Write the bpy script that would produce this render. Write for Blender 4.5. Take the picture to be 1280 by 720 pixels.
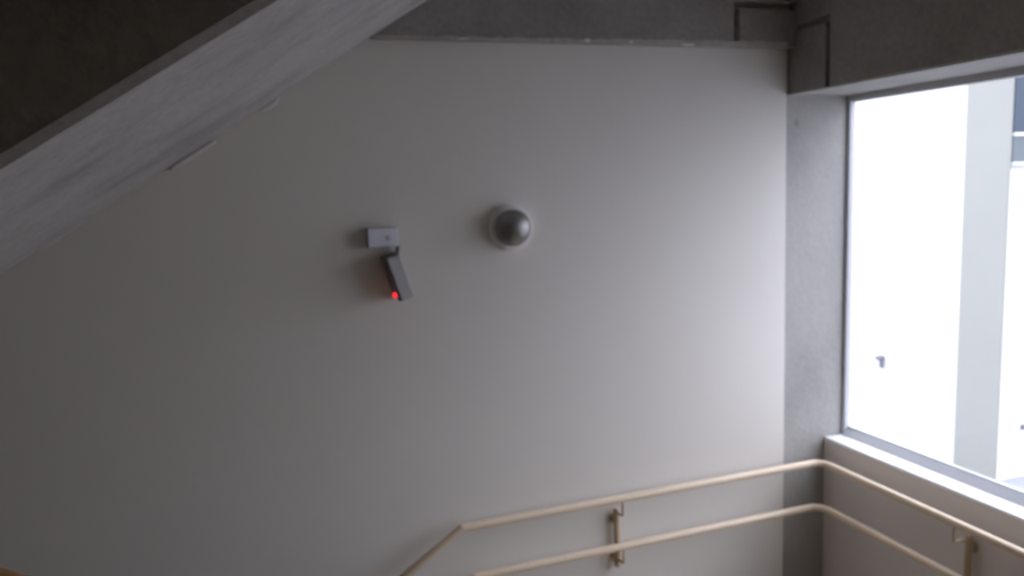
import bpy, bmesh, math, random
from mathutils import Vector, Matrix
random.seed(4)
sc = bpy.context.scene
for o in list(bpy.data.objects):
    bpy.data.objects.remove(o)

# ---------------------------------------------------------------- camera, sky, exposure
# World: X along the white back wall (corner at X=0), Y=0 is the back wall, Z=0 is the top handrail.
YAW, PITCH, ROLL = 0.3299, 0.1316, 0.0385
fwd = Vector((math.sin(YAW) * math.cos(PITCH), math.cos(YAW) * math.cos(PITCH), -math.sin(PITCH)))
rt = fwd.cross(Vector((0, 0, 1))).normalized()
dn = fwd.cross(rt)
rt, dn = math.cos(ROLL) * rt + math.sin(ROLL) * dn, -math.sin(ROLL) * rt + math.cos(ROLL) * dn
cam = bpy.data.cameras.new('camera')
cam.sensor_width = 36.0
cam.lens = 965.66 / 1280 * 36.0
cam.clip_start = 0.02
cam.dof.use_dof = True               # the phone missed its focus: everything is a little soft
cam.dof.focus_distance = 0.36
cam.dof.aperture_fstop = 15.5
camo = bpy.data.objects.new('camera', cam)
sc.collection.objects.link(camo)
mw = Matrix((rt, -dn, -fwd)).transposed().to_4x4()
mw.translation = Vector((-2.7198, -3.415, 1.57))
camo.matrix_world = mw
sc.camera = camo

world = bpy.data.worlds.new('overcast_sky')
sc.world = world
world.use_nodes = True
bg = world.node_tree.nodes['Background']
SKY = 8.1                            # zenith of an evenly overcast sky, three times as bright as its horizon
wn = world.node_tree
wtc = wn.nodes.new('ShaderNodeTexCoord')
wsep = wn.nodes.new('ShaderNodeSeparateXYZ')
wmr = wn.nodes.new('ShaderNodeMapRange')
wmr.inputs['From Min'].default_value = 0.0
wmr.inputs['From Max'].default_value = 1.0
wmr.inputs['To Min'].default_value = SKY / 3
wmr.inputs['To Max'].default_value = SKY
wn.links.new(wtc.outputs['Generated'], wsep.inputs['Vector'])
wn.links.new(wsep.outputs['Z'], wmr.inputs['Value'])
wn.links.new(wmr.outputs['Result'], bg.inputs['Strength'])
bg.inputs['Color'].default_value = (0.94, 0.955, 1.15, 1)
sc.view_settings.view_transform = 'Standard'
sc.view_settings.look = 'None'
sc.view_settings.gamma = 1.0
sc.view_settings.use_curve_mapping = False
sc.view_settings.exposure = 0.0
sc.cycles.use_denoising = True
sc.cycles.max_bounces = 12
sc.cycles.diffuse_bounces = 8
sc.cycles.sample_clamp_indirect = 8.0

# ---------------------------------------------------------------- materials
def base_mat(name, rough=0.6, metal=0.0, spec=0.5):
    m = bpy.data.materials.new(name)
    m.use_nodes = True
    b = m.node_tree.nodes['Principled BSDF']
    b.inputs['Roughness'].default_value = rough
    b.inputs['Metallic'].default_value = metal
    b.inputs['Specular IOR Level'].default_value = spec
    return m, m.node_tree, b

def mapped_noise(nt, scale, detail=4, stretch=(1, 1, 1), rot=(0, 0, 0), rough=0.55):
    tc = nt.nodes.new('ShaderNodeTexCoord')
    mp = nt.nodes.new('ShaderNodeMapping')
    mp.inputs['Scale'].default_value = stretch
    mp.inputs['Rotation'].default_value = rot
    n = nt.nodes.new('ShaderNodeTexNoise')
    n.inputs['Scale'].default_value = scale
    n.inputs['Detail'].default_value = detail
    n.inputs['Roughness'].default_value = rough
    nt.links.new(tc.outputs['Object'], mp.inputs['Vector'])
    nt.links.new(mp.outputs['Vector'], n.inputs['Vector'])
    return n.outputs['Fac']

def ramp(nt, fac, stops):
    r = nt.nodes.new('ShaderNodeValToRGB')
    e = r.color_ramp.elements
    while len(e) < len(stops):
        e.new(0.5)
    for k, (p, c) in enumerate(stops):
        e[k].position = p
        e[k].color = (c[0], c[1], c[2], 1)
    nt.links.new(fac, r.inputs['Fac'])
    return r.outputs['Color']

def mixc(nt, a, b, fac, mode='MULTIPLY'):
    m = nt.nodes.new('ShaderNodeMix')
    m.data_type = 'RGBA'
    m.blend_type = mode
    if isinstance(fac, float):
        m.inputs[0].default_value = fac
    else:
        nt.links.new(fac, m.inputs[0])
    nt.links.new(a, m.inputs[6])
    nt.links.new(b, m.inputs[7])
    return m.outputs[2]

def bump(nt, b, fac, strength, dist=0.01):
    bp = nt.nodes.new('ShaderNodeBump')
    bp.inputs['Strength'].default_value = strength
    bp.inputs['Distance'].default_value = dist
    nt.links.new(fac, bp.inputs['Height'])
    nt.links.new(bp.outputs['Normal'], b.inputs['Normal'])

def paint_mat(name, col, var=0.04, rough=0.6, scale=1.3):
    m, nt, b = base_mat(name, rough, spec=0.3)
    f = mapped_noise(nt, scale, 5)
    lo = tuple(c * (1 - var) for c in col)
    c = ramp(nt, f, [(0.3, lo), (0.7, col)])
    nt.links.new(c, b.inputs['Base Color'])
    bump(nt, b, mapped_noise(nt, 60, 3), 0.05, 0.004)
    return m

def concrete_mat(name, col, stretch=(1, 1, 1), rot=(0, 0, 0), var=0.3, scale=2.5, grit=0.82):
    m, nt, b = base_mat(name, 0.85, spec=0.2)
    big = ramp(nt, mapped_noise(nt, scale, 6, stretch, rot), [(0.28, tuple(c * (1 - var) for c in col)), (0.5, col), (0.75, tuple(min(1, c * (1 + var * 0.5)) for c in col))])
    fine = ramp(nt, mapped_noise(nt, 38, 4), [(0.25, (grit, grit, grit)), (0.6, (1, 1, 1))])
    pores = ramp(nt, mapped_noise(nt, 9, 2, (1.3, 1, 0.9)), [(0.2, (0.62, 0.62, 0.62)), (0.31, (1, 1, 1))])
    c = mixc(nt, big, fine, 1.0)
    c = mixc(nt, c, pores, 0.8)
    nt.links.new(c, b.inputs['Base Color'])
    bump(nt, b, mapped_noise(nt, 30, 5), 0.25, 0.01)
    return m

SLOPE = math.atan(0.6231)
M_wall = paint_mat('white_wall_paint', (0.80, 0.763, 0.69))
M_parapet = paint_mat('parapet_paint', (0.78, 0.73, 0.70))
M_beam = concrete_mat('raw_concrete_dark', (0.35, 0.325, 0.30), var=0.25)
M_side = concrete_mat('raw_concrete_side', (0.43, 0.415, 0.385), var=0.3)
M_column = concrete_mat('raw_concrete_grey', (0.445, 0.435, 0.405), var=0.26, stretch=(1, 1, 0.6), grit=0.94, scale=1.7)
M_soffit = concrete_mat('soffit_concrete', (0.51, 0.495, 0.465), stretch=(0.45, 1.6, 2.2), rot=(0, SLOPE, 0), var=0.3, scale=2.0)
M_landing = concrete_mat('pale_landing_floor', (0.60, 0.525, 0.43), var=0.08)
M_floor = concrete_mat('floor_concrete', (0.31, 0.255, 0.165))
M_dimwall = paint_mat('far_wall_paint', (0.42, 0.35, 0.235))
M_plaster = paint_mat('plaster_filler', (0.82, 0.79, 0.75), scale=12)
M_filler = concrete_mat('grey_filler', (0.52, 0.495, 0.445), var=0.2, scale=6)
M_boxside = paint_mat('box_sides_painted_shade', (0.34, 0.33, 0.33), var=0.04, rough=0.5)  # sides of the white box, shade put into the colour as grey
M_rail = paint_mat('cream_enamel', (0.87, 0.715, 0.525), var=0.04, rough=0.22, scale=8)
M_arm = paint_mat('bracket_enamel', (0.58, 0.45, 0.31), var=0.05, rough=0.35, scale=8)
M_alu = paint_mat('grey_window_frame', (0.56, 0.56, 0.57), var=0.05, rough=0.4, scale=6)
M_sill = paint_mat('white_sill', (0.92, 0.915, 0.90), var=0.02, rough=0.4)
M_plate = paint_mat('white_plastic', (0.80, 0.80, 0.88), var=0.02, rough=0.4)
M_plate2 = paint_mat('white_plastic_worn', (0.68, 0.67, 0.72), var=0.05, rough=0.45)
M_sensor = paint_mat('grey_plastic', (0.56, 0.55, 0.57), var=0.04, rough=0.5)
M_dark = paint_mat('dark_plastic_and_shade', (0.19, 0.17, 0.16), var=0.1, rough=0.5)  # dark neck and mount; on the housing it paints in shade
M_ring = paint_mat('painted_ring', (0.82, 0.79, 0.76), var=0.03, rough=0.5)
M_bwall = paint_mat('outside_white_render', (0.55, 0.55, 0.55), var=0.02, rough=0.8)
M_pilaster = paint_mat('outside_grey_render', (0.25, 0.253, 0.224), var=0.05, rough=0.8, scale=0.8)
M_paving = paint_mat('pale_paving', (0.23, 0.235, 0.245), var=0.06, rough=0.9, scale=2)
M_lampgrey = paint_mat('grey_fitting', (0.16, 0.16, 0.18), var=0.1, rough=0.6)

M_dome, nt, b = base_mat('tarnished_metal_dome', 0.46, 1.0)
c = ramp(nt, mapped_noise(nt, 14, 3), [(0.3, (0.27, 0.26, 0.245)), (0.7, (0.38, 0.37, 0.35))])
nt.links.new(c, b.inputs['Base Color'])

M_led, nt, b = base_mat('red_led', 0.3)
b.inputs['Base Color'].default_value = (0.8, 0.02, 0.02, 1)
b.inputs['Emission Color'].default_value = (1.0, 0.035, 0.05, 1)
b.inputs['Emission Strength'].default_value = 1.35

M_glass = bpy.data.materials.new('window_glass')
M_glass.use_nodes = True
nt = M_glass.node_tree
nt.nodes.clear()
out = nt.nodes.new('ShaderNodeOutputMaterial')
tr = nt.nodes.new('ShaderNodeBsdfTransparent')
tr.inputs['Color'].default_value = (0.96, 0.975, 0.98, 1)
gl = nt.nodes.new('ShaderNodeBsdfGlossy')
gl.inputs['Roughness'].default_value = 0.02
fr = nt.nodes.new('ShaderNodeFresnel')
fr.inputs['IOR'].default_value = 1.45
geo = nt.nodes.new('ShaderNodeNewGeometry')      # same reflectance on both faces of the sheet
ior = nt.nodes.new('ShaderNodeMapRange')
ior.inputs['To Min'].default_value = 1.45
ior.inputs['To Max'].default_value = 1 / 1.45
nt.links.new(geo.outputs['Backfacing'], ior.inputs['Value'])
nt.links.new(ior.outputs['Result'], fr.inputs['IOR'])
mx = nt.nodes.new('ShaderNodeMixShader')
nt.links.new(fr.outputs['Fac'], mx.inputs['Fac'])
nt.links.new(tr.outputs['BSDF'], mx.inputs[1])
nt.links.new(gl.outputs['BSDF'], mx.inputs[2])
nt.links.new(mx.outputs['Shader'], out.inputs['Surface'])

M_darkglass, nt, b = base_mat('dark_blue_window_glass', 0.08, spec=0.35)
b.inputs['Base Color'].default_value = (0.03, 0.045, 0.065, 1)
M_greenglass, nt, b = base_mat('grey_green_window_glass', 0.2, spec=0.4)
b.inputs['Base Color'].default_value = (0.09, 0.11, 0.115, 1)

# ---------------------------------------------------------------- helpers
def link(name, bm, mat, parent=None, smooth=False):
    bmesh.ops.recalc_face_normals(bm, faces=bm.faces)
    me = bpy.data.meshes.new(name)
    bm.to_mesh(me)
    bm.free()
    me.materials.append(mat)
    if smooth:
        me.polygons.foreach_set('use_smooth', [True] * len(me.polygons))
    o = bpy.data.objects.new(name, me)
    sc.collection.objects.link(o)
    if parent:
        o.parent = parent
    return o

def empty(name, loc=(0, 0, 0)):
    o = bpy.data.objects.new(name, None)
    o.empty_display_size = 0.1
    sc.collection.objects.link(o)
    o.location = loc
    return o

def at(o, loc):
    """put a part, built in world coordinates, under a parent standing at loc"""
    for v in o.data.vertices:
        v.co -= Vector(loc)
    return o

def tag(o, label=None, cat=None, group=None, kind=None):
    for k, v in (('label', label), ('category', cat), ('group', group), ('kind', kind)):
        if v:
            o[k] = v
    return o

def box(bm, x0, x1, y0, y1, z0, z1, bevel=0.0, seg=1):
    r = bmesh.ops.create_cube(bm, size=1.0)
    vs = r['verts']
    for v in vs:
        v.co = Vector(((x0 + x1) / 2 + v.co.x * (x1 - x0), (y0 + y1) / 2 + v.co.y * (y1 - y0), (z0 + z1) / 2 + v.co.z * (z1 - z0)))
    if bevel:
        es = list({e for v in vs for e in v.link_edges})
        bmesh.ops.bevel(bm, geom=es, offset=bevel, segments=seg, affect='EDGES', profile=0.5)
    return bm

def newbox(*a, **k):
    return box(bmesh.new(), *a, **k)

def prism(bm, pts, y0, y1):
    """polygon in XZ extruded along Y"""
    a = [bm.verts.new((x, y0, z)) for x, z in pts]
    b_ = [bm.verts.new((x, y1, z)) for x, z in pts]
    n = len(pts)
    bm.faces.new(a)
    bm.faces.new(list(reversed(b_)))
    for i in range(n):
        bm.faces.new((a[i], b_[i], b_[(i + 1) % n], a[(i + 1) % n]))
    return bm

def tube(bm, pts, r, n=20, caps=True, sharp=()):
    """round bar swept along a polyline, mitred at the bends"""
    pts = [Vector(p) for p in pts]
    rings = []
    up = Vector((0, 0, 1))
    for i, p in enumerate(pts):
        din = (p - pts[i - 1]).normalized() if i else (pts[1] - p).normalized()
        dout = (pts[i + 1] - p).normalized() if i < len(pts) - 1 else din
        t = (din + dout).normalized()
        u = up if abs(din.dot(up)) < 0.95 else Vector((0, 1, 0))
        a = din.cross(u).normalized()
        b2 = a.cross(din).normalized()
        ring = []
        for k in range(n):
            ang = 2 * math.pi * k / n
            q = a * math.cos(ang) * r + b2 * math.sin(ang) * r
            q = q - din * (q.dot(t) / din.dot(t))
            ring.append(bm.verts.new(p + q))
        if rings:      # twist-free join: start from the nearest vertex
            best = min(range(n), key=lambda s: sum((ring[(k + s) % n].co - rings[-1][k].co).length for k in range(0, n, 4)))
            ring = ring[best:] + ring[:best]
            for k in range(n):
                bm.faces.new((rings[-1][k], rings[-1][(k + 1) % n], ring[(k + 1) % n], ring[k]))
        if i in sharp:
            ring = [bm.verts.new(v.co) for v in ring]
        rings.append(ring)
    if caps:
        bm.faces.new(rings[0])
        bm.faces.new(list(reversed(rings[-1])))
    return bm

def lathe_y(bm, prof, cx, cz, n=48):
    """profile of (radius, y) turned about an axis along Y"""
    rings = []
    for r, y in prof:
        if r < 1e-6:
            rings.append([bm.verts.new((cx, y, cz))])
        else:
            rings.append([bm.verts.new((cx + r * math.cos(2 * math.pi * k / n), y, cz + r * math.sin(2 * math.pi * k / n))) for k in range(n)])
    for a, b2 in zip(rings, rings[1:]):
        for k in range(n):
            k2 = (k + 1) % n
            if len(a) == 1 and len(b2) > 1:
                bm.faces.new((a[0], b2[k2], b2[k]))
            elif len(b2) == 1 and len(a) > 1:
                bm.faces.new((a[k], a[k2], b2[0]))
            elif len(a) > 1:
                bm.faces.new((a[k], a[k2], b2[k2], b2[k]))
    return bm

def struct(name, bm, mat, label, parent=None):
    return tag(link(name, bm, mat, parent), label, None, None, 'structure')

# ---------------------------------------------------------------- the stairwell shell
WX0, WY0, WZ0, WZ1 = -6.5, -4.5, -4.6, 5.6          # far corner of the well, lowest floor, top ceiling
LAND = -0.95                                         # landing by the window
UP = 2.75                                            # landing one storey up
struct('wall_back', newbox(WX0 - 0.2, 0.0, 0.0, 0.25, WZ0, WZ1), M_wall, 'plain off-white painted wall behind the two cream handrails')
PX, SZ = 0.285, 0.097
struct('wall_right', newbox(PX, 0.452, WY0, 0.014, WZ0, SZ - 0.022), M_parapet, 'low painted wall under the large window')
struct('wall_upper', newbox(0.05, 0.452, WY0, 0.014, 2.5, WZ1), M_wall, 'painted wall above the dark window beam')
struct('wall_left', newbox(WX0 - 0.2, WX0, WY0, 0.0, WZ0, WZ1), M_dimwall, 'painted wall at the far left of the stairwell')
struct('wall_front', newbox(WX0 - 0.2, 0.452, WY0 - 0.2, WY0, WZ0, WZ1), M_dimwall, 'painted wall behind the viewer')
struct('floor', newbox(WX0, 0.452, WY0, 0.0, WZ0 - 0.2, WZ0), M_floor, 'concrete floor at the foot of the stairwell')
struct('floor_landing', newbox(-1.875, PX, WY0, 0.0, LAND - 0.22, LAND), M_landing, 'concrete landing below the window and handrails')
struct('floor_half_landing', newbox(WX0, -4.8, WY0, 0.0, 0.62, 0.9), M_floor, 'concrete half landing to the left of the flights')
struct('ceiling_landing', newbox(-1.69, 0.05, WY0, 0.0, 2.5, UP), M_soffit, 'concrete slab of the landing above the window beam')
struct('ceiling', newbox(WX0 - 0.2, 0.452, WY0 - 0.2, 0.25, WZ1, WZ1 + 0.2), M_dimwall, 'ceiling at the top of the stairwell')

# flights: 0.27 treads, 0.168 risers
def flight_profile(x_top, z_top, n, thick=0.363, mirror=False):
    """sawtooth falling to the left from (x_top, z_top), flat soffit below"""
    g, h = 0.27, 0.168225
    pts = []
    for i in range(n):
        pts.append((x_top - g * i, z_top - h * i))
        pts.append((x_top - g * i, z_top - h * (i + 1)))
    xe = x_top - g * n
    pts.append((xe, z_top - h * n))
    pts.append((xe, z_top - h * n - thick))
    pts.append((x_top, z_top - thick))
    return pts

# the flight above, seen from below: soffit z = 3.555 + 0.6231 x
T = 0.6231
sof = lambda x: 3.555 + T * x
fl_loc = (-1.69, -0.95, 2.5)
flight = empty('stair_flight', fl_loc)
tag(flight, 'raw concrete stair flight rising to the right across the upper left corner', 'stairs')
pts = flight_profile(-1.875, UP, 11)
xe = -1.875 - 0.27 * 11
pts = [p for p in pts[:-2]] + [(xe, sof(xe)), (-1.69, sof(-1.69)), (-1.69, UP)]
bm = prism(bmesh.new(), pts, -1.80, -0.001)
at(link('slab', bm, M_soffit, flight), fl_loc)
# solid concrete balustrade along its open side, chamfered at the bottom arris
bm = bmesh.new()
rows = []
for x in (xe, -1.69):
    z = sof(x)
    prof = [(-1.80, z), (-1.918, z), (-1.935, z + 0.020), (-1.935, z + 1.25), (-1.80, z + 1.25)]
    rows.append([bm.verts.new((x, y, zz)) for y, zz in prof])
n = len(rows[0])
for k in range(n):
    bm.faces.new((rows[0][k], rows[0][(k + 1) % n], rows[1][(k + 1) % n], rows[1][k]))
bm.faces.new(rows[0])
bm.faces.new(list(reversed(rows[1])))
o = at(link('balustrade', bm, M_side, flight), fl_loc)
o.data.materials.append(M_soffit)
o.data.polygons[0].material_index = 1
o.data.materials.append(M_beam)
o.data.polygons[1].material_index = 2
tag(o, 'dark concrete side of the flight')

# beads of filler squeezed out where the soffit meets the wall
def bead(path, r):
    bm = bmesh.new()
    m_ = len(path)
    prev = None
    for i, (x, z) in enumerate(path):
        t = i / (m_ - 1)
        rr = r * (0.35 + 0.65 * math.sin(math.pi * min(max(t, 0.02), 0.98)) ** 0.5)
        ring = [bm.verts.new((x + 0.5 * rr * math.cos(a) * -T, min(-0.004 - rr * math.sin(a), -0.0008), z + rr * math.cos(a) * 0.9)) for a in [math.pi * k / 4 for k in range(8)]]
        if prev:
            for k in range(8):
                bm.faces.new((prev[k], prev[(k + 1) % 8], ring[(k + 1) % 8], ring[k]))
        else:
            bm.faces.new(ring)
        prev = ring
    bm.faces.new(list(reversed(prev)))
    return bm
def jag(pts, n, amp):
    outp = []
    for i in range(n + 1):
        t = i / n * (len(pts) - 1)
        k = min(int(t), len(pts) - 2)
        f = t - k
        outp.append((pts[k][0] * (1 - f) + pts[k + 1][0] * f, pts[k][1] * (1 - f) + pts[k + 1][1] * f + random.uniform(-amp, amp)))
    return outp
for path, r, amp in ((jag([(-2.985, 1.688), (-2.896, 1.738), (-2.80, 1.796)], 10, 0.001), 0.010, 0),
                     (jag([(-2.625, 1.916), (-2.583, 1.934), (-2.556, 1.95), (-2.542, 1.972)], 9, 0.001), 0.011, 0),
                     (jag([(-3.62, 1.312), (-3.45, 1.410), (-3.27, 1.52)], 16, 0.002), 0.006, 0)):
    at(link('filler_bead', bead(path, r), M_plaster, flight, True), fl_loc)

# the flight below and the neighbouring flight, both under the frame
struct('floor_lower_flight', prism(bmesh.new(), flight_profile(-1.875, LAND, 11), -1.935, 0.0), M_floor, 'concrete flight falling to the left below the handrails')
g, h = 0.27, 0.168225
pts = []
for i in range(11):
    pts.append((-1.45 - g * i, LAND + h * i))
    pts.append((-1.45 - g * i, LAND + h * (i + 1)))
pts += [(-1.45 - g * 11, LAND + h * 11), (-1.45 - g * 11, LAND + h * 11 - 0.3), (-1.45, LAND - 0.2)]
struct('floor_near_flight', prism(bmesh.new(), pts, WY0, -2.25), M_floor, 'concrete flight the viewer stands on')

# ---------------------------------------------------------------- concrete beams and corner column
GD = 0.03            # groove depth
loc = (-1.0, -0.05, 2.211)
bm = bmesh.new()
ZB = 2.211
cut = lambda z: (z - 3.555) / T + 0.002                                   # stops against the sloping soffit
prism(bm, [(cut(ZB + 0.001), ZB + 0.001), (0.0, ZB + 0.001), (0.0, 2.499), (cut(2.499), 2.499)], -0.05 + GD, -0.0005)   # core
prism(bm, [(cut(ZB), ZB), (-0.360, ZB), (-0.360, 2.499), (cut(2.499), 2.499)], -0.05, -0.05 + GD + 0.002)      # long face
box(bm, -0.322, 0.03, -0.05, -0.05 + GD + 0.002, ZB, 2.398, 0.004)        # corner block
box(bm, -0.362, 0.03, -0.05, -0.05 + GD + 0.002, 2.430, 2.5, 0.004)       # strip above the block
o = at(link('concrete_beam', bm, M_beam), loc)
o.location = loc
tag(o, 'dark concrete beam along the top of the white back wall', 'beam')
# plaster torn at the beam's lower edge
def crumb(x, z, w, hh):
    bm = bmesh.new()
    n = 7
    f = []
    for y in (-0.052, -0.058):
        f.append([bm.verts.new((x + w * math.cos(2 * math.pi * k / n) * random.uniform(0.7, 1), y, z + hh * math.sin(2 * math.pi * k / n) * random.uniform(0.6, 1))) for k in range(n)])
    bm.faces.new(f[0]); bm.faces.new(list(reversed(f[1])))
    for k in range(n):
        bm.faces.new((f[0][k], f[0][(k + 1) % n], f[1][(k + 1) % n], f[1][k]))
    return bm
for x, z, w, hh in ((-1.155, 2.222, 0.018, 0.011), (-0.62, 2.213, 0.05, 0.006), (-1.75, 2.215, 0.03, 0.004), (-0.93, 2.219, 0.012, 0.006)):
    at(link('plaster_crumb', crumb(x, z, w, hh), M_plaster, o), loc)

bm = bmesh.new()
top, bot = [], []
NS = 60
for i in range(NS + 1):
    x = -2.14 + i / NS * 2.10
    hh = 0.008 + 0.022 * i / NS + random.uniform(-0.004, 0.004)
    for lst, z in ((top, ZB + hh), (bot, ZB - 0.002)):
        lst.append((bm.verts.new((x, -0.0535, z)), bm.verts.new((x, -0.0495, z))))
for i in range(NS):
    (a, a2), (b1, b2) = bot[i], bot[i + 1]
    (c1, c2), (d1, d2) = top[i], top[i + 1]
    for f in ((a, b1, d1, c1), (c1, d1, d2, c2), (a2, c2, d2, b2), (a, a2, b2, b1)):
        bm.faces.new(f)
bm.faces.new((bot[0][0], top[0][0], top[0][1], bot[0][1]))
bm.faces.new((bot[-1][0], bot[-1][1], top[-1][1], top[-1][0]))
tag(at(link('filler_strip', bm, M_filler, o), loc), 'ragged grey filler along the lower edge')

BX, RB = 0.01, 1.99
loc = (BX, -1.0, RB)
bm = bmesh.new()
box(bm, BX + GD, 0.452, WY0, 0.0, RB + 0.001, 2.5)
box(bm, BX, BX + GD + 0.002, WY0, -0.297, RB, 2.5, 0.004)
box(bm, BX + 0.006, BX + GD + 0.002, -0.262, 0.0, RB, 2.295, 0.004)
box(bm, BX, BX + GD + 0.002, -0.299, 0.0, 2.327, 2.5, 0.004)
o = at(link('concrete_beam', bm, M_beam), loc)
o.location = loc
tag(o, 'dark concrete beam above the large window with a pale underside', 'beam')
loc2 = (0.3, -1.0, RB)
bm = newbox(BX + 0.004, 0.452, WY0, 0.012, RB - 0.008, RB + 0.002)
at(link('underside', bm, M_column, o), (0, 0, 0)).location = (-loc[0], -loc[1], -loc[2])
tag(o.children[0], 'pale rendered underside of the beam')

bm = newbox(0.0, 0.452, 0.012, 0.25, WZ0, WZ1, 0.0)
o = at(link('concrete_column', bm, M_column), (0.2, 0.1, LAND))
o.location = (0.2, 0.1, LAND)
tag(o, 'grey concrete column in the corner beside the window', 'column')

# ---------------------------------------------------------------- window
WXF = 0.405
win = empty('window_1', (WXF, -2.0, SZ))
tag(win, 'large grey-framed window over the white sill', None, None, 'structure')
wl = (WXF, -2.0, SZ)
Y1, Y0 = 0.012, -2.75
def wpart(name, bm, mat):
    return at(link(name, bm, mat, win), wl)
wpart('window_sill', newbox(PX - 0.002, 0.454, WY0, 0.012, SZ - 0.022, SZ, 0.004), M_sill)
wpart('frame_jamb', newbox(WXF, WXF + 0.044, Y1 - 0.020, Y1, SZ, RB - 0.008, 0.003), M_alu)
wpart('frame_jamb', newbox(WXF, WXF + 0.044, Y0 - 0.03, Y0, SZ, RB - 0.008, 0.003), M_alu)
bm = prism(bmesh.new(), [(WXF - 0.012, SZ), (WXF - 0.012, SZ + 0.004), (WXF + 0.032, SZ + 0.034), (WXF + 0.034, SZ)], Y0, Y1 - 0.018)
box(bm, WXF + 0.030, WXF + 0.046, Y0, Y1 - 0.018, SZ, SZ + 0.046, 0.003)
wpart('frame_bottom', bm, M_alu)
bm = newbox(WXF, WXF + 0.044, Y0, Y1 - 0.03, RB - 0.045, RB - 0.008, 0.003)
wpart('frame_top', bm, M_alu)
struct('wall_window_end', newbox(PX, 0.452, WY0, Y0 - 0.03, SZ - 0.03, RB), M_parapet, 'painted wall beyond the near end of the window')
wpart('mullion', newbox(WXF, WXF + 0.044, -1.93, -1.87, SZ + 0.02, RB - 0.02, 0.003), M_alu)
wpart('pane', newbox(WXF + 0.020, WXF + 0.026, -1.875, Y1 - 0.025, SZ + 0.03, RB - 0.04), M_glass)
wpart('pane', newbox(WXF + 0.020, WXF + 0.026, Y0, -1.925, SZ + 0.03, RB - 0.04), M_glass)

# ---------------------------------------------------------------- handrail
RR = 0.0195
hl = (-0.8, -0.1, 0.0)
hr = empty('handrail', hl)
tag(hr, 'double cream tubular handrail turning the corner below the window', 'handrail')
def rail_path(z, xk, r=0.075):
    X, Y = 0.165, -0.1
    p = [(X, -3.9, z + 0.008), (X, Y - r, z + 0.006)]
    for k in range(1, 8):
        a = math.pi / 2 * k / 8
        p.append((X - r + r * math.cos(a), Y - r + r * math.sin(a), z + 0.005))
    p += [(X - r, Y, z + 0.004), (xk, Y, z + 0.004), (xk - 1.6, Y, z + 0.004 - 1.6 * 0.634)]
    return p
at(link('upper_rail', tube(bmesh.new(), rail_path(0.0, -1.874), RR, 24, True, (10,)), M_rail, hr, True), hl)
at(link('lower_rail', tube(bmesh.new(), rail_path(-0.252, -1.822), RR, 24, True, (10,)), M_rail, hr, True), hl)
def bracket(pos, out):
    """upright bar on the wall with a hooked arm to each rail; pos on the wall face, out = unit vector away from the wall"""
    p, o_ = Vector(pos), Vector(out)
    side = Vector((-o_.y, o_.x, 0))
    gap = 0.1 if abs(out[1]) > 0.5 else 0.12
    bm = tube(bmesh.new(), [p + o_ * 0.03 + Vector((0, 0, z)) for z in (-0.385, -0.383, -0.082, -0.080)], 0.0165, 16)
    post = at(link('bracket_post', bm, M_arm, hr, True), hl)
    for z in (-0.135, -0.33):
        bm = tube(bmesh.new(), [p + o_ * d + Vector((0, 0, z)) for d in (-0.003, 0.008)], 0.026, 18)
        tube(bm, [p + o_ * d + Vector((0, 0, z)) for d in (0.006, 0.026)], 0.010, 12)
        at(link('wall_flange', bm, M_arm, post), hl)
    for zr, zb in ((-0.01, -0.092), (-0.262, -0.342)):
        path = [p + o_ * 0.03 + Vector((0, 0, zb))]
        r = 0.018
        path.append(p + o_ * (gap - r) + Vector((0, 0, zb)))
        for k in range(1, 6):
            a = math.pi / 2 * k / 6
            path.append(p + o_ * (gap - r + r * math.sin(a)) + Vector((0, 0, zb + r - r * math.cos(a))))
        path.append(p + o_ * gap + Vector((0, 0, zb + r)))
        path.append(p + o_ * gap + Vector((0, 0, zr)))
        at(link('arm', tube(bmesh.new(), path, 0.0065, 12), M_arm, post, True), hl)
bracket((-1.045, 0, 0), (0, -1, 0))
bracket((PX, -0.95, 0.006), (-1, 0, 0))
bracket((PX, -2.6, 0.006), (-1, 0, 0))

# ---------------------------------------------------------------- things on the wall
# round metal dome on a base ring
cx, cz = -1.552, 1.3775
dl = (cx, 0.0, cz)
dome = empty('dome_fixture', dl)
tag(dome, 'round tarnished metal dome on a pale ring, fixed to the white wall', 'wall fixture')
at(link('base_ring', lathe_y(bmesh.new(), [(0.0, 0.001), (0.102, 0.001), (0.104, -0.004), (0.104, -0.034), (0.100, -0.042), (0.090, -0.044), (0.0, -0.044)], cx, cz), M_ring, dome, True), dl)
prof = [(0.0845, -0.040), (0.0845, -0.052)] + [(0.0845 * math.cos(a), -0.052 - 0.066 * math.sin(a)) for a in [math.pi / 2 * k / 14 for k in range(1, 15)]]
prof[-1] = (0.0, prof[-1][1])
at(link('dome', lathe_y(bmesh.new(), prof, cx, cz, 56), M_dome, dome, True), dl)
bpy.data.objects['base_ring'].data.polygons.foreach_set('use_smooth', [False] * len(bpy.data.objects['base_ring'].data.polygons))

# white switch box
bl = (-2.153, 0.0, 1.368)
sb = empty('switch_box', bl)
tag(sb, 'small white rectangular switch box on the wall above the tilted grey sensor', 'switch box')
at(link('box', newbox(-2.219, -2.087, -0.056, 0.0, 1.326, 1.409, 0.003, 2), M_boxside, sb), bl)
at(link('cover', newbox(-2.218, -2.088, -0.062, -0.054, 1.327, 1.408, 0.003, 2), M_plate, sb), bl)
bm = lathe_y(bmesh.new(), [(0.0, -0.060), (0.013, -0.060), (0.013, -0.064), (0.011, -0.066), (0.0, -0.066)], -2.128, 1.366, 24)
at(link('button', bm, M_plate2, sb), bl)

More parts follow.
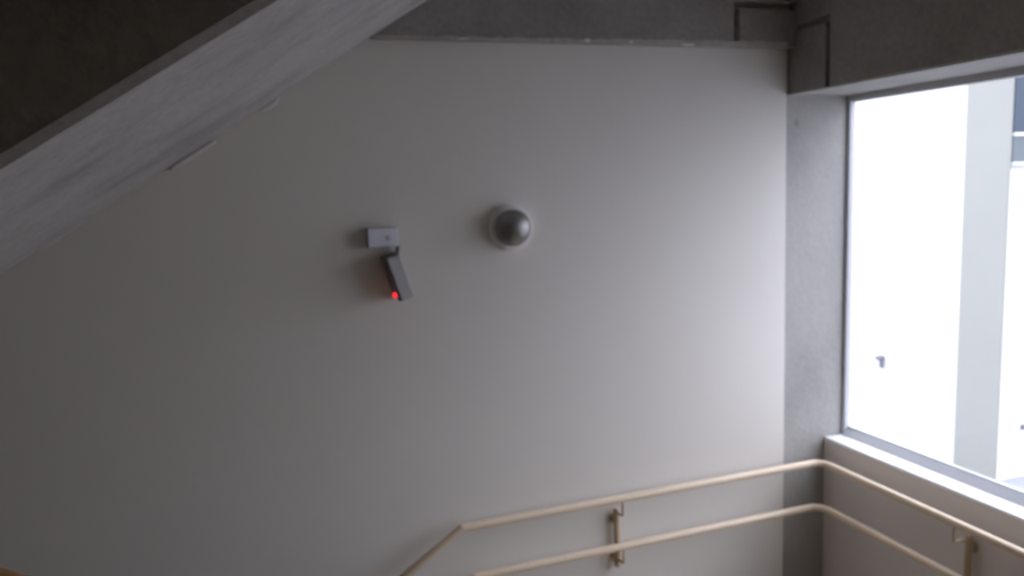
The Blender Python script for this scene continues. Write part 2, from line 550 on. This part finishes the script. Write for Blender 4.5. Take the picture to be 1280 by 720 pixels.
# grey sensor tilted on a short dark neck below it
ang = math.atan2(1.285 - 1.1015, -2.1245 + 2.071)     # long axis
ctr = Vector((-2.0975, 0, 1.193))
sl = (ctr.x, 0.0, ctr.z)
sn = empty('tilted_sensor', sl)
tag(sn, 'slim grey sensor with a glowing red light, hanging tilted below the white box', 'sensor')
L, W_ = 0.193, 0.056
rot = Matrix.Rotation(math.atan2(0.0535, 0.1835), 4, 'Y')
rot = Matrix.Rotation(-math.atan2(0.0535, 0.1835), 4, 'Y')
def tilt(bm):
    bmesh.ops.transform(bm, matrix=rot, verts=bm.verts)
    return bm
bm = tilt(newbox(-W_ / 2 - 0.010, W_ / 2 - 0.001, -0.116, -0.004, -L / 2, L / 2 + 0.008, 0.004, 2))  # dark, and wider than the cover, to paint in its shaded sides
link('housing', bm, M_dark, sn)
bm = tilt(newbox(-W_ / 2 - 0.001, W_ / 2 + 0.001, -0.124, -0.108, -L / 2 - 0.001, L / 2 + 0.001, 0.004, 2))
tag(link('front_cover', bm, M_sensor, sn), 'pale grey front cover')
bm = tube(bmesh.new(), [Vector((-2.086, -0.02, 1.335)) - Vector(sl), Vector((-2.087, -0.03, 1.312)) - Vector(sl), Vector((-2.098, -0.045, 1.285)) - Vector(sl), Vector((-2.112, -0.05, 1.262)) - Vector(sl)], 0.009, 12)
tag(link('cable', bm, M_dark, sn, True), 'short dark cable')
bm = newbox(-0.02, 0.02, -0.032, 0.0, 0.03, 0.07, 0.002)
link('wall_mount', bm, M_dark, sn)
bm = bmesh.new()
bmesh.ops.create_uvsphere(bm, u_segments=20, v_segments=12, radius=0.0125)
for v in bm.verts:
    v.co += Vector((-2.121, -0.094, 1.117)) - Vector(sl)
tag(link('indicator_light', bm, M_led, sn, True), 'glowing red light')

# two specks where something was screwed to the wall
for x, z in ((-1.948, 1.371), (-1.905, 1.374)):
    bm = lathe_y(bmesh.new(), [(0.0, -0.0005), (0.0035, -0.0005), (0.0045, 0.0005)], 0, 0, 10)
    s = link('screw_hole', bm, M_ring, bpy.data.objects['wall_back'])
    s.location = (x, 0, z)

# ---------------------------------------------------------------- outside
GZ = -2.40
struct('ground', newbox(0.452, 40, -30, 40, GZ - 0.3, GZ), M_paving, 'pale paved yard outside the window')
nl = (6.0, 3.5, GZ)
nb = empty('neighbouring_building', nl)
tag(nb, 'white rendered building with a grey pier and dark window, outside the large window', 'building')
at(link('pier', newbox(6.0, 6.05, 3.49, 4.10, GZ, 5.2, 0.01), M_pilaster, nb), nl)
at(link('side_wall', newbox(6.03, 14.0, 3.52, 4.0, GZ, 5.2), M_bwall, nb), nl)
at(link('front_wall', newbox(6.05, 6.4, 4.0, 18.0, GZ, 5.2), M_bwall, nb), nl)
fw = at(link('window', newbox(6.06, 8.0, 3.47, 3.52, 1.58, 1.62), M_alu, nb), nl)
for x0, x1, z0, z1, m in ((6.06, 8.0, 1.62, 1.93, M_greenglass), (6.06, 8.0, 1.97, 4.0, M_darkglass)):
    at(link('pane', newbox(x0, x1, 3.49, 3.515, z0, z1), m, fw), nl)
at(link('transom', newbox(6.06, 8.0, 3.47, 3.52, 1.93, 1.97), M_alu, fw), nl)

fl = (5.98, 5.39, -1.22)
lamp = empty('wall_lamp', fl)
tag(lamp, 'small grey wall lamp on the bright wall outside, seen left of the grey pier', 'wall lamp')
at(link('shade', newbox(5.93, 6.047, 5.345, 5.435, -1.185, -1.125, 0.015), M_lampgrey, lamp), fl)
at(link('body', newbox(5.995, 6.05, 5.36, 5.42, -1.31, -1.18, 0.015), M_lampgrey, lamp), fl)

pl_ = (6.48, 3.50, -1.73)
fit = empty('wall_fitting', pl_)
tag(fit, 'small dark fitting low on the white wall right of the grey pier outside', 'wall fitting')
at(link('plate', newbox(6.45, 6.52, 3.505, 3.52, -1.77, -1.70, 0.006), M_lampgrey, fit), pl_)
at(link('knob', newbox(6.455, 6.505, 3.45, 3.507, -1.755, -1.715, 0.012), M_lampgrey, fit), pl_)

# handrail of the near flight: only its top shows, in the bottom left corner
M_wood = paint_mat('brown_varnished_rail', (0.50, 0.27, 0.10), var=0.12, rough=0.4, scale=6)
nr_ = (-3.17, -2.3, 0.12)
nr = empty('near_handrail', nr_)
tag(nr, 'brown handrail of which a sliver shows in the bottom left corner', 'handrail')
zr = lambda x: 0.948 - T * (x + 3.143)
at(link('rail', tube(bmesh.new(), [(-1.75, -1.99, zr(-1.75)), (-4.35, -1.99, zr(-4.35))], 0.022, 20), M_wood, nr, True), nr_)
for x in (-2.0, -3.0, -4.0):
    bm = tube(bmesh.new(), [(x, -1.99, zr(x)), (x, -1.99, zr(x) - 0.93), (x, -2.26, zr(x) - 0.93)], 0.014, 12)
    at(link('post', bm, M_arm, nr, True), nr_)
